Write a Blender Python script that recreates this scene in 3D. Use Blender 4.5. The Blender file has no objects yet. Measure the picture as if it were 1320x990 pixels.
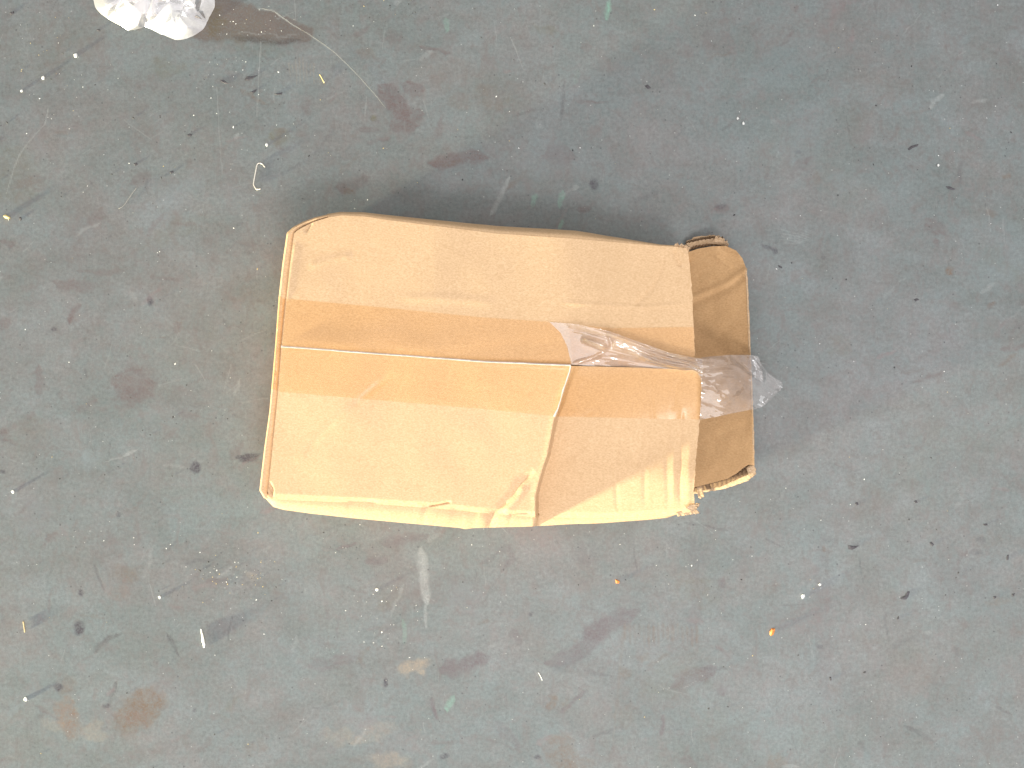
import bpy, bmesh, math, random
import numpy as np
from mathutils import Vector

random.seed(7)
RNG = np.random.default_rng(11)
scene = bpy.context.scene
COL = scene.collection

# ------------------------------------------------------------------ camera
H = 0.70                    # camera height over the floor, metres
S = 0.0006                  # metres on the floor per photo pixel
CX, CY = 660.0, 495.0
cam_data = bpy.data.cameras.new("camera")
cam = bpy.data.objects.new("camera", cam_data)
COL.objects.link(cam)
cam.location = (0, 0, H)
cam_data.sensor_fit = 'HORIZONTAL'
cam_data.angle = 2 * math.atan(660 * S / H)
cam_data.clip_start = 0.01
cam_data.clip_end = 100
scene.camera = cam

# ------------------------------------------------------------------ world and lamps
world = bpy.data.worlds.new("World")
scene.world = world
world.use_nodes = True
bg = world.node_tree.nodes["Background"]
bg.inputs[0].default_value = (1.0, 0.985, 0.965, 1)
bg.inputs[1].default_value = 0.53


def lamp(name, loc, target, sx, sy, power, colour):
    d = bpy.data.lights.new(name, 'AREA')
    d.shape = 'RECTANGLE'
    d.size = sx
    d.size_y = sy
    d.energy = power
    d.color = colour
    o = bpy.data.objects.new(name, d)
    COL.objects.link(o)
    o.location = loc
    v = Vector(target) - Vector(loc)
    o.rotation_euler = v.to_track_quat('-Z', 'Y').to_euler()
    return o


# low doorway light from the lower left, and a wide soft roof light
KEY_AZ = math.radians(28)
KD = 3.2
lamp("doorway_lamp", (-KD * math.cos(KEY_AZ), -KD * math.sin(KEY_AZ), 0.175), (0, 0, 0.06),
     0.22, 0.16, 295, (1.0, 0.95, 0.67))
lamp("roof_lamp", (0.25, -0.50, 1.28), (0.05, -0.1, 0), 2.0, 1.5, 14.5, (0.975, 0.985, 1.0))
lamp("skylight_lamp", (0.22, -0.62, 1.45), (0.05, -0.1, 0), 0.34, 0.24, 6.5, (1.0, 0.99, 0.98))  # small added lamp that makes bright highlights on the loose tape

scene.view_settings.view_transform = 'Standard'
scene.view_settings.look = 'None'
scene.view_settings.exposure = 0.40
scene.view_settings.gamma = 1.0
scene.view_settings.use_curve_mapping = False


# ------------------------------------------------------------------ helpers
def P(px, py, z=0.0):
    k = S * (H - z) / H
    return ((px - CX) * k, (CY - py) * k, z)


def PA(px, py, z):
    k = S * (H - z) / H
    return np.stack([(px - CX) * k, (CY - py) * k, z], axis=-1)


def mesh_np(name, verts, quads=None, tris=None, smooth=True):
    me = bpy.data.meshes.new(name)
    verts = np.asarray(verts, dtype=np.float32).reshape(-1, 3)
    loops, starts, n = [], [], 0
    if quads is not None and len(quads):
        q = np.asarray(quads, dtype=np.int32)
        loops.append(q.ravel())
        starts.append(np.arange(len(q), dtype=np.int32) * 4)
        n += q.size
    if tris is not None and len(tris):
        t = np.asarray(tris, dtype=np.int32)
        loops.append(t.ravel())
        starts.append(n + np.arange(len(t), dtype=np.int32) * 3)
    loops = np.concatenate(loops)
    starts = np.concatenate(starts)
    me.vertices.add(len(verts))
    me.vertices.foreach_set("co", verts.ravel())
    me.loops.add(len(loops))
    me.loops.foreach_set("vertex_index", loops)
    me.polygons.add(len(starts))
    me.polygons.foreach_set("loop_start", starts)
    me.polygons.foreach_set("use_smooth", np.full(len(starts), smooth))
    me.update(calc_edges=True)
    me.validate()
    return me


def link(name, me, mat, parent=None, label=None, cat=None, group=None, kind=None):
    o = bpy.data.objects.new(name, me)
    COL.objects.link(o)
    if me is not None and mat is not None and not me.materials:
        me.materials.append(mat)
    if parent is not None:
        o.parent = parent
    if label:
        o["label"] = label
    if cat:
        o["category"] = cat
    if group:
        o["group"] = group
    if kind:
        o["kind"] = kind
    return o


def grid_quads(nr, nc, base=0, flip=False):
    i = np.arange(nr - 1)[:, None] * nc + np.arange(nc - 1)[None, :]
    i = i.ravel() + base
    q = np.stack([i, i + nc, i + nc + 1, i + 1], axis=1)
    return q[:, ::-1] if flip else q


def solid_sheet(top, thick, down=None):
    """closed slab under a (nr, nc, 3) sheet; thickness along -z (or along 'down')"""
    nr, nc = top.shape[:2]
    off = np.array([0, 0, -thick]) if down is None else down * thick
    bot = top + off
    V = np.concatenate([top.reshape(-1, 3), bot.reshape(-1, 3)])
    N = nr * nc
    q = [grid_quads(nr, nc), grid_quads(nr, nc, N, True)]
    idx = np.arange(N).reshape(nr, nc)
    ring = np.concatenate([idx[0, :-1], idx[:-1, -1], idx[-1, :0:-1], idx[:0:-1, 0]])
    nx = np.roll(ring, -1)
    q.append(np.stack([ring, nx, nx + N, ring + N], axis=1))
    return V, np.concatenate(q)


def resample(pts, n, smooth=0):
    p = np.asarray(pts, dtype=float)
    if smooth:
        for _ in range(smooth):                       # corner cutting
            a = p[:-1] * 0.75 + p[1:] * 0.25
            b = p[:-1] * 0.25 + p[1:] * 0.75
            mid = np.empty((2 * len(a), p.shape[1]))
            mid[0::2] = a
            mid[1::2] = b
            p = np.vstack([p[:1], mid, p[-1:]])
    d = np.r_[0, np.cumsum(np.linalg.norm(np.diff(p, axis=0), axis=1))]
    t = np.linspace(0, d[-1], n)
    return np.stack([np.interp(t, d, p[:, k]) for k in range(p.shape[1])], axis=1)


def coons(top, bottom, left, right, nu, nv, sm=0):
    """px grid (nv, nu, 2) between four boundary polylines; left/right run top->bottom"""
    t, b = resample(top, nu, sm), resample(bottom, nu, sm)
    l, r = resample(left, nv, sm), resample(right, nv, sm)
    l[0], l[-1], r[0], r[-1] = t[0], b[0], t[-1], b[-1]
    u = np.linspace(0, 1, nu)[None, :, None]
    v = np.linspace(0, 1, nv)[:, None, None]
    A = (1 - v) * t[None] + v * b[None]
    B = (1 - u) * l[:, None] + u * r[:, None]
    C = ((1 - u) * (1 - v) * t[0] + u * (1 - v) * t[-1] + (1 - u) * v * b[0] + u * v * b[-1])
    return A + B - C


def sstep(a, b, x):
    t = np.clip((x - a) / (b - a), 0, 1)
    return t * t * (3 - 2 * t)


def vnoise(x, y, seed=0):
    r = np.random.default_rng(seed)
    T = r.random((256, 256))
    xi, yi = np.floor(x).astype(int), np.floor(y).astype(int)
    fx, fy = x - xi, y - yi
    fx = fx * fx * (3 - 2 * fx)
    fy = fy * fy * (3 - 2 * fy)
    g = lambda a, b: T[a & 255, b & 255]
    return ((g(xi, yi) * (1 - fx) + g(xi + 1, yi) * fx) * (1 - fy)
            + (g(xi, yi + 1) * (1 - fx) + g(xi + 1, yi + 1) * fx) * fy)


def fbm(x, y, seed=0, octv=4):
    s, a, n = 0, 0.5, 0
    for k in range(octv):
        s = s + a * vnoise(x * 2 ** k + 17 * k, y * 2 ** k + 5 * k, seed + k)
        n += a
        a *= 0.5
    return s / n


def polydist(x, y, pts):
    """distance to a polyline and the running parameter 0..1 of the nearest point"""
    pts = np.asarray(pts, float)
    seg = np.linalg.norm(np.diff(pts[:, :2], axis=0), axis=1)
    tot = seg.sum()
    best = np.full(np.shape(x), 1e9)
    par = np.zeros(np.shape(x))
    acc = 0
    for i in range(len(seg)):
        ax, ay = pts[i, :2]
        dx, dy = pts[i + 1, 0] - ax, pts[i + 1, 1] - ay
        t = np.clip(((x - ax) * dx + (y - ay) * dy) / (dx * dx + dy * dy + 1e-9), 0, 1)
        d = np.hypot(x - ax - t * dx, y - ay - t * dy)
        m = d < best
        best = np.where(m, d, best)
        par = np.where(m, (acc + t * seg[i]) / tot, par)
        acc += seg[i]
    return best, par


# ------------------------------------------------------------------ materials
def new_mat(name):
    m = bpy.data.materials.new(name)
    m.use_nodes = True
    nt = m.node_tree
    b = nt.nodes["Principled BSDF"]
    return m, nt, b


def node(nt, t, **kw):
    n = nt.nodes.new(t)
    for k, v in kw.items():
        setattr(n, k, v)
    return n


def noise_node(nt, vec, scale, detail=4, rough=0.55, dist=0.0):
    n = node(nt, "ShaderNodeTexNoise")
    n.inputs["Scale"].default_value = scale
    n.inputs["Detail"].default_value = detail
    n.inputs["Roughness"].default_value = rough
    n.inputs["Distortion"].default_value = dist
    nt.links.new(vec, n.inputs["Vector"])
    return n.outputs["Fac"]


def ramp(nt, fac, lo, hi, a=0.0, b=1.0):
    n = node(nt, "ShaderNodeMapRange")
    n.inputs[1].default_value = lo
    n.inputs[2].default_value = hi
    n.inputs[3].default_value = a
    n.inputs[4].default_value = b
    nt.links.new(fac, n.inputs[0])
    return n.outputs[0]


def mix(nt, fac, a, b, mode='MIX'):
    n = node(nt, "ShaderNodeMix", data_type='RGBA', blend_type=mode)
    for sock, v in ((n.inputs[0], fac), (n.inputs[6], a), (n.inputs[7], b)):
        if isinstance(v, (tuple, list)):
            sock.default_value = (*v, 1) if len(v) == 3 else v
        elif isinstance(v, (int, float)):
            sock.default_value = v
        else:
            nt.links.new(v, sock)
    return n.outputs[2]


def math_n(nt, op, a, b):
    n = node(nt, "ShaderNodeMath", operation=op)
    for s, v in ((n.inputs[0], a), (n.inputs[1], b)):
        if isinstance(v, (int, float)):
            s.default_value = v
        else:
            nt.links.new(v, s)
    return n.outputs[0]


def bump(nt, bsdf, h, strength, dist):
    n = node(nt, "ShaderNodeBump")
    n.inputs["Strength"].default_value = strength
    n.inputs["Distance"].default_value = dist
    nt.links.new(h, n.inputs["Height"])
    nt.links.new(n.outputs[0], bsdf.inputs["Normal"])


def scaled(nt, vec, s):
    n = node(nt, "ShaderNodeMapping")
    n.inputs["Scale"].default_value = s
    nt.links.new(vec, n.inputs["Vector"])
    return n.outputs[0]


def cardboard(name, base, speck=1.0):
    m, nt, b = new_mat(name)
    v = node(nt, "ShaderNodeTexCoord").outputs["Object"]
    big = ramp(nt, noise_node(nt, v, 22, 3), 0.3, 0.7)
    c = mix(nt, big, tuple(x * 0.95 for x in base), tuple(min(1, x * 1.05) for x in base))
    med = ramp(nt, noise_node(nt, v, 150, 4, 0.7), 0.3, 0.7)
    c = mix(nt, math_n(nt, 'MULTIPLY', med, 0.35), c, tuple(x * f for x, f in zip(base, (0.90, 0.87, 0.82))))
    fib = ramp(nt, noise_node(nt, scaled(nt, v, (1, 1.8, 1)), 620, 3, 0.75), 0.34, 0.66)
    c = mix(nt, math_n(nt, 'MULTIPLY', fib, 0.85 * speck), c, tuple(x * f for x, f in zip(base, (0.74, 0.69, 0.60))))
    dk = ramp(nt, noise_node(nt, v, 900, 2, 0.6), 0.70, 0.78)
    c = mix(nt, math_n(nt, 'MULTIPLY', dk, 0.75 * speck), c, tuple(x * f for x, f in zip(base, (0.45, 0.36, 0.28))))
    lt = ramp(nt, noise_node(nt, scaled(nt, v, (1.3, 1, 1)), 780, 2, 0.6), 0.71, 0.78)
    c = mix(nt, math_n(nt, 'MULTIPLY', lt, 0.65 * speck), c, tuple(min(0.9, x * 1.35 + 0.05) for x in base))
    nt.links.new(c, b.inputs["Base Color"])
    b.inputs["Roughness"].default_value = 0.78
    b.inputs["Specular IOR Level"].default_value = 0.25
    h = math_n(nt, 'ADD', fib, math_n(nt, 'MULTIPLY', noise_node(nt, v, 90, 4), 1.6))
    bump(nt, b, h, 0.12, 0.0004)
    return m


M = {}
M['card'] = cardboard("kraft_outer", (0.635, 0.436, 0.266))
M['card_in'] = cardboard("kraft_inner", (0.57, 0.355, 0.185))
M['card_torn'] = cardboard("kraft_torn", (0.56, 0.40, 0.27), 1.6)
M['flute'] = cardboard("kraft_flute", (0.20, 0.125, 0.075))  # fluting paper, with the shade of the torn gap put into its colour

# transparent packing tape: stuck (amber, wetted) and loose (clear, slightly hazy)
def film(name, tint, haze, haze_col, rough, gloss=1.0, mottled=0.0, bst=0.12, bsc=140, gmax=0.9):
    m = bpy.data.materials.new(name)
    m.use_nodes = True
    nt = m.node_tree
    nt.nodes.clear()
    out = node(nt, "ShaderNodeOutputMaterial")
    tr = node(nt, "ShaderNodeBsdfTransparent")
    tr.inputs[0].default_value = (*tint, 1)
    df = node(nt, "ShaderNodeBsdfTranslucent")
    df.inputs[0].default_value = (*haze_col, 1)
    d2 = node(nt, "ShaderNodeBsdfDiffuse")
    d2.inputs[0].default_value = (*haze_col, 1)
    dm = node(nt, "ShaderNodeMixShader")
    dm.inputs[0].default_value = 0.35
    nt.links.new(d2.outputs[0], dm.inputs[1])
    nt.links.new(df.outputs[0], dm.inputs[2])
    m1 = node(nt, "ShaderNodeMixShader")
    m1.inputs[0].default_value = haze
    v = node(nt, "ShaderNodeTexCoord").outputs["Object"]
    if mottled:
        f = ramp(nt, noise_node(nt, v, 160, 5, 0.7), 0.42, 0.75, haze, haze + mottled)
        nt.links.new(f, m1.inputs[0])
    nt.links.new(tr.outputs[0], m1.inputs[1])
    nt.links.new(dm.outputs[0], m1.inputs[2])
    gl = node(nt, "ShaderNodeBsdfGlossy")
    gl.inputs["Roughness"].default_value = rough
    bp = node(nt, "ShaderNodeBump")
    bp.inputs["Strength"].default_value = bst
    bp.inputs["Distance"].default_value = 0.0006
    nt.links.new(noise_node(nt, v, bsc, 4), bp.inputs["Height"])
    nt.links.new(bp.outputs[0], gl.inputs["Normal"])
    fr = node(nt, "ShaderNodeFresnel")
    fr.inputs[0].default_value = 1.48
    nt.links.new(bp.outputs[0], fr.inputs["Normal"])
    m2 = node(nt, "ShaderNodeMixShader")
    nt.links.new(math_n(nt, 'MINIMUM', math_n(nt, 'MULTIPLY', fr.outputs[0], gloss), gmax), m2.inputs[0])
    nt.links.new(m1.outputs[0], m2.inputs[1])
    nt.links.new(gl.outputs[0], m2.inputs[2])
    nt.links.new(m2.outputs[0], out.inputs[0])
    return m


M['tape'] = film("amber_tape", (0.985, 0.91, 0.80), 0.01, (0.9, 0.85, 0.8), 0.22, 0.55, gmax=0.05)
M['film'] = film("clear_film", (0.97, 0.96, 0.97), 0.10, (1.0, 0.92, 0.91), 0.06, 3.2, 0.14, 0.10, 170)
M['air'] = film('tape_over_gap', (0.97, 0.96, 0.98), 0.45, (1.0, 0.97, 0.98), 0.2, 1.5, 0.3, 0.05, 40)  # unstuck tape; the whitish haze paints its glint into the colour
M['bag'] = film("white_bag_film", (0.92, 0.92, 0.94), 0.58, (0.92, 0.91, 0.94), 0.25, 0.8, 0.22)
M['bag_in'] = film("white_bag_dense", (0.9, 0.9, 0.92), 0.93, (0.84, 0.81, 0.83), 0.3, 0.6)


def plain(name, col, rough=0.6, metal=0.0, var=0.25, scale=400):
    m, nt, b = new_mat(name)
    v = node(nt, "ShaderNodeTexCoord").outputs["Object"]
    f = noise_node(nt, v, scale, 3)
    c = mix(nt, ramp(nt, f, 0.3, 0.7), tuple(x * (1 - var) for x in col), tuple(min(1, x * (1 + var)) for x in col))
    nt.links.new(c, b.inputs["Base Color"])
    b.inputs["Roughness"].default_value = rough
    b.inputs["Metallic"].default_value = metal
    return m


M['steel'] = plain("staple_wire", (0.75, 0.70, 0.64), 0.35, 0.6, 0.1)
M['paper'] = plain("white_splinter", (0.85, 0.82, 0.78), 0.6)
M['orange'] = plain("orange_chip", (0.75, 0.26, 0.06), 0.5, 0, 0.4, 700)
M['yellow'] = plain("yellow_crumb", (0.85, 0.66, 0.28), 0.5)
M['straw'] = plain("straw", (0.55, 0.42, 0.22), 0.6)
M['hair'] = plain("pale_hair", (0.33, 0.31, 0.28), 0.5)
M['white'] = plain("white_grit", (0.82, 0.80, 0.78), 0.5)
M['dark'] = plain("dark_scrap", (0.075, 0.068, 0.075), 0.75)
M['black'] = plain("black_crumb", (0.055, 0.052, 0.055), 0.7)

# ------------------------------------------------------------------ floor: one sheet, fine in the middle
STEP = 1.6
xs = np.arange(-40, 1360 + STEP, STEP)
ys = np.arange(-40, 1030 + STEP, STEP)
outer = np.array([60, 160, 400, 900, 2000, 5000.])
xs_all = np.r_[(xs[0] - outer)[::-1], xs, xs[-1] + outer]
ys_all = np.r_[(ys[0] - outer)[::-1], ys, ys[-1] + outer]
GX, GY = np.meshgrid(xs_all, ys_all)                 # (ny, nx)
stain = np.zeros(GX.shape + (4,), dtype=np.float32)   # rgb + cover

WX = (fbm(GX / 14, GY / 14, 3, 3) - 0.5)
WY = (fbm(GX / 14, GY / 14, 9, 3) - 0.5)
GRAIN = fbm(GX / 5, GY / 5, 21, 3)


def put(mask, col):
    a0 = stain[..., 3]
    a = np.clip(mask, 0, 1)
    n = a + a0 * (1 - a)
    w = np.where(n > 1e-6, a / np.maximum(n, 1e-6), 0)[..., None]
    stain[..., :3] = stain[..., :3] * (1 - w) + np.array(col, dtype=np.float32) * w
    stain[..., 3] = n


def window(x0, x1, y0, y1):
    i = np.searchsorted(xs_all, [x0, x1])
    j = np.searchsorted(ys_all, [y0, y1])
    return slice(j[0], j[1]), slice(i[0], i[1])


def sub_put(sl, mask, col):
    global stain
    full = stain[sl]
    a0 = full[..., 3]
    a = np.clip(mask, 0, 1)
    n = a + a0 * (1 - a)
    w = np.where(n > 1e-6, a / np.maximum(n, 1e-6), 0)[..., None]
    full[..., :3] = full[..., :3] * (1 - w) + np.array(col, dtype=np.float32) * w
    full[..., 3] = n


def blob(cx, cy, rx, ry, rot, col, alpha, soft=0.35, warp=20, grain=0.6):
    R = max(rx, ry) * 1.6 + warp + 6
    sl = window(cx - R, cx + R, cy - R, cy + R)
    x = GX[sl] + WX[sl] * warp - cx
    y = GY[sl] + WY[sl] * warp - cy
    c, s = math.cos(math.radians(rot)), math.sin(math.radians(rot))
    u, v = (x * c + y * s) / rx, (-x * s + y * c) / ry
    d = np.hypot(u, v)
    m = 1 - sstep(1 - soft, 1 + soft, d)
    m = np.clip(m + (GRAIN[sl] - 0.5) * 1.6 * m * (1 - m), 0, 1)
    fine = fbm(GX[sl] / 2.6 + GY[sl] / 9, GY[sl] / 3.4 - GX[sl] / 14, 33, 2)
    sub_put(sl, m * alpha * (1 - grain + grain * 1.6 * GRAIN[sl]) * (0.55 + 0.9 * fine), col)


def stroke(pts, w0, w1, col, alpha, soft=0.5, warp=4, grain=0.5, taper=True):
    p = np.asarray(pts, float)
    R = max(w0, w1) * 2 + warp + 6
    sl = window(p[:, 0].min() - R, p[:, 0].max() + R, p[:, 1].min() - R, p[:, 1].max() + R)
    d, t = polydist(GX[sl] + WX[sl] * warp, GY[sl] + WY[sl] * warp, p)
    w = w0 + (w1 - w0) * t
    if taper:
        w = w * np.clip(np.minimum(t, 1 - t) * 5 + 0.25, 0, 1)
    m = 1 - sstep(1 - soft, 1 + soft, d / np.maximum(w, 0.4))
    m = np.clip(m + (GRAIN[sl] - 0.5) * 1.6 * m * (1 - m), 0, 1)
    L = np.linalg.norm(np.diff(p, axis=0), axis=1).sum()
    streak = fbm(d / 2.2 + GX[sl] / 60, t * L / 22 + GY[sl] / 60, 35, 3) if max(w0, w1) > 1.6 else 0.5
    sub_put(sl, m * alpha * (1 - grain + grain * 1.6 * GRAIN[sl]) * (0.4 + 1.2 * streak), col)


RUST = (0.155, 0.110, 0.082)
BROWN = (0.14, 0.105, 0.085)
MAROON = (0.130, 0.094, 0.092)
PINK = (0.215, 0.150, 0.150)
DARK = (0.062, 0.055, 0.066)
PALE = (0.33, 0.34, 0.33)
GREEN = (0.19, 0.36, 0.28)
TAN = (0.31, 0.25, 0.185)
OLIVE = (0.13, 0.12, 0.085)

# big worn brown patch beside the bag
stroke([(262, 20), (300, 27), (345, 34), (392, 43)], 31, 13, (0.125, 0.103, 0.092), 1.0, 0.16, 8, 0.12, False)
stroke([(270, 20), (300, 24), (345, 33)], 20, 12, (0.16, 0.125, 0.11), 0.5, 0.6, 14, 0.9, False)
stroke([(300, 48), (350, 55), (388, 52)], 4, 3, (0.07, 0.06, 0.058), 0.6, 0.6, 5)
blob(275, 25, 14, 18, 0, (0.11, 0.085, 0.045), 0.6)
stroke([(330, 10), (352, 14), (372, 28), (390, 40)], 0.8, 0.8, PALE, 0.7, 0.4, 2, 0.1)
stroke([(310, 44), (325, 47), (345, 45), (360, 47), (385, 46)], 0.7, 0.7, PALE, 0.3, 0.4, 14, 0.8)
# maroon marks in the upper half
for pts, w0, w1, a in [([(490, 110), (505, 125), (515, 140), (527, 155)], 14, 10, .62), ([(520, 110), (545, 117)], 9, 6, .45),
                       ([(505, 162), (540, 160)], 9, 7, .55), ([(515, 148), (545, 147)], 8, 6, .5),
                       ([(555, 210), (590, 205), (630, 203)], 9, 8, .70), ([(445, 245), (475, 225)], 10, 6, .38),
                       ([(438, 238), (446, 250)], 7, 5, .5), ([(540, 58), (580, 66)], 3, 2, .55), ([(563, 180), (568, 150)], 6, 4, .3),
                       ([(455, 45), (478, 36)], 4, 3, .35), ([(500, 50), (515, 45)], 9, 7, .3), ([(700, 200), (740, 200)], 12, 9, .38),
                       ([(905, 50), (945, 60)], 16, 12, .22), ([(745, 268), (762, 268)], 5, 4, .5), ([(750, 62), (762, 60)], 6, 5, .35),
                       ([(390, 130), (400, 150)], 9, 6, .3), ([(365, 178), (355, 172)], 12, 8, .32), ([(1195, 285), (1215, 300)], 12, 8, .45),
                       ([(1205, 318), (1210, 312)], 5, 4, .5), ([(925, 270), (940, 272)], 7, 4, .5)]:
    stroke(pts, w0, w1, MAROON, a, 0.45, 9, 0.5)
# left side
for pts, w0, w1, a in [([(150, 490), (185, 500), (195, 510)], 26, 22, .52), ([(160, 505), (180, 515)], 14, 12, .35),
                       ([(70, 365), (110, 370), (125, 365)], 8, 6, .45), ([(88, 415), (95, 400), (103, 392)], 5, 4, .55),
                       ([(50, 510), (50, 470)], 6, 5, .45), ([(35, 540), (42, 530)], 5, 4, .4), ([(298, 590), (312, 568)], 6, 4, .45),
                       ([(0, 415), (15, 418)], 9, 6, .4), ([(0, 555), (10, 558)], 7, 5, .5), ([(115, 350), (160, 350)], 4, 3, .3),
                       ([(190, 305), (210, 272)], 5, 3, .32), ([(190, 355), (240, 362)], 3, 2, .3), ([(228, 500), (255, 540)], 20, 16, .22),
                       ([(228, 415), (230, 430)], 6, 5, .4), ([(0, 313), (22, 315)], 4, 3, .55), ([(60, 695), (75, 688)], 5, 3, .5),
                       ([(15, 240), (40, 232), (60, 228)], 7, 4, .3), ([(170, 235), (195, 222)], 7, 5, .3), ([(115, 280), (130, 290)], 14, 10, .18)]:
    stroke(pts, w0, w1, MAROON, a, 0.5, 9, 0.5)
# lower middle
for pts, w0, w1, a in [([(570, 865), (600, 855), (632, 845)], 12, 8, .62), ([(705, 855), (740, 845), (775, 812), (822, 785)], 10, 12, .52),
                       ([(755, 820), (790, 795)], 12, 10, .35), ([(865, 883), (900, 872), (925, 860)], 12, 9, .55),
                       ([(400, 860), (460, 847)], 8, 7, .35), ([(490, 700), (555, 690)], 7, 5, .4), ([(430, 710), (460, 700)], 2, 2, .5),
                       ([(470, 722), (500, 722)], 5, 4, .4), ([(640, 712), (655, 705), (660, 720), (648, 728)], 5, 4, .32),
                       ([(660, 810), (670, 830)], 8, 5, .3), ([(555, 900), (565, 928)], 3, 2, .55), ([(722, 918), (757, 890)], 2.5, 1.5, .5),
                       ([(850, 948), (856, 922)], 3, 2.5, .62), ([(895, 695), (900, 760), (893, 820)], 10, 8, .2), ([(750, 700), (760, 730)], 14, 9, .2),
                       ([(640, 930), (672, 965)], 8, 4, .3), ([(930, 885), (932, 898)], 9, 5, .5), ([(925, 755), (935, 748)], 7, 5, .4),
                       ([(1060, 690), (1065, 900)], 12, 10, .14), ([(435, 820), (440, 785)], 2, 1, .4), ([(415, 835), (412, 820)], 5, 4, .25),
                       ([(425, 800), (420, 785)], 4, 2, .3)]:
    stroke(pts, w0, w1, (0.125, 0.098, 0.105), a, 0.45, 8, 0.55)
# rust and tan
for a_ in [(180, 915, 34, 22, 150, RUST, .8), (170, 925, 16, 30, 20, RUST, .35), (88, 925, 15, 24, -8, (0.19, .125, .09), .62),
           (85, 885, 9, 12, 0, BROWN, .4), (160, 740, 16, 14, 30, BROWN, .45), (172, 745, 12, 6, 20, RUST, .3), (155, 765, 13, 9, 0, RUST, .25),
           (533, 860, 18, 9, -12, TAN, .62), (725, 970, 20, 24, 0, RUST, .48), (745, 985, 22, 12, 0, RUST, .35), (712, 905, 4, 9, 20, RUST, .5),
           (728, 905, 4, 7, 0, RUST, .35), (480, 945, 30, 10, -20, TAN, .22), (500, 980, 26, 10, 0, TAN, .35), (440, 950, 26, 10, 0, TAN, .2),
           (1225, 352, 7, 8, 0, RUST, .62), (1293, 225, 6, 6, 0, RUST, .5), (1275, 275, 5, 5, 0, RUST, .35), (1282, 392, 4, 4, 0, BROWN, .55),
           (1285, 777, 16, 5, 8, RUST, .3), (1000, 985, 12, 12, 0, RUST, .38), (890, 985, 12, 9, 0, MAROON, .35), (120, 942, 16, 12, 0, TAN, .3),
           (70, 935, 14, 8, 20, TAN, .2), (830, 845, 10, 6, 0, RUST, .3), (808, 870, 9, 8, 0, RUST, .28), (810, 925, 16, 12, 0, RUST, .18),
           (320, 745, 10, 6, 0, TAN, .25), (350, 750, 14, 12, 0, BROWN, .2), (330, 965, 14, 10, 0, RUST, .2),
           (210, 85, 22, 14, 0, OLIVE, .3), (360, 178, 14, 10, 0, OLIVE, .4), (635, 125, 20, 14, 20, BROWN, .3), (590, 130, 14, 10, 0, BROWN, .25),
           (15, 225, 34, 40, 0, OLIVE, .28), (60, 60, 60, 40, 0, OLIVE, .16), (705, 38, 16, 8, 0, OLIVE, .3), (450, 250, 7, 6, 0, BROWN, .5),
           (180, 340, 60, 40, 0, BROWN, .12), (270, 420, 60, 70, 0, BROWN, .14), (1270, 700, 20, 8, 0, BROWN, .2), (1130, 705, 14, 9, 0, BROWN, .2),
           (1060, 400, 30, 20, 0, BROWN, .1), (1200, 880, 60, 30, 40, BROWN, .16), (1250, 840, 30, 40, 0, BROWN, .12)]:
    blob(*a_)
# comb-like rust drag marks
for i in range(16):
    x = 805 + i * 6.2
    stroke([(x, 805 + random.uniform(-3, 4)), (x + 1, 832 + random.uniform(-10, 8))], 2.2, 1.5, RUST, random.uniform(.15, .42), 0.6, 2)
stroke([(806, 800), (797, 880), (790, 960)], 2.5, 1.5, RUST, .22, 0.6, 3, .6)
# pale scrapes and long scratches
stroke([(543, 705), (547, 750), (551, 780)], 6, 6, PALE, .55, .5, 4, .6)
stroke([(548, 780), (549, 812)], 2.5, 1.5, PALE, .4, .5, 3, .6)
stroke([(632, 278), (645, 255), (658, 225)], 4, 2.5, PALE, .45, .4, 3, .5)
for pts, a in [([(336, 55), (333, 100), (331, 150)], .45), ([(279, 112), (282, 160), (286, 225)], .28), ([(62, 140), (58, 160), (35, 185), (22, 205), (8, 250)], .42),
               ([(395, 42), (430, 67), (462, 98), (490, 130)], .38), ([(472, 125), (470, 150)], .4), ([(660, 52), (675, 90)], .4), ([(160, 155), (195, 180)], .22),
               ([(195, 178), (225, 160)], .18), ([(545, 128), (552, 152)], .3), ([(30, 325), (45, 310)], .3), ([(135, 475), (145, 440)], .25),
               ([(290, 500), (298, 470)], .28), ([(380, 0), (381, 25)], .35), ([(1235, 72), (1246, 66)], .4), ([(1210, 100), (1215, 92)], .4), ([(205, 497), (235, 488)], .25),
               ([(520, 78), (535, 76)], .3), ([(755, 140), (758, 155)], .15), ([(885, 150), (897, 168)], .25), ([(420, 128), (445, 118)], .25)]:
    stroke(pts, 1.0, 0.8, PALE, a, .5, 2, .4, False)
stroke([(153, 268), (160, 265), (168, 252), (176, 240)], .7, .6, PALE, .4, .5, 1, .1)
for k in range(5):
    stroke([(1003 + k, 296 + k * 4), (1025, 301 + k * 3.4), (1046, 294 + k * 3.2)], 1.1, .8, PALE, .26, .5, 3, .5)
for k in range(8):
    stroke([(372 + k * 4.5, 72 + random.uniform(0, 10)), (372 + k * 4.5 + 2, 92 + random.uniform(0, 28))], 1, .8, TAN, .25, .5, 2, .6)
# green paint
for pts, a in [([(787, 0), (783, 12), (780, 26)], .5), ([(574, 22), (576, 42)], .42), ([(724, 246), (722, 268)], .38), ([(725, 285), (721, 297)], .5),
               ([(690, 250), (687, 268)], .35), ([(585, 895), (575, 918)], .3), ([(520, 800), (522, 830)], .18), ([(745, 90), (740, 110)], .12)]:
    stroke(pts, 3.2, 2.6, GREEN, a, .6, 6, .8)
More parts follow.
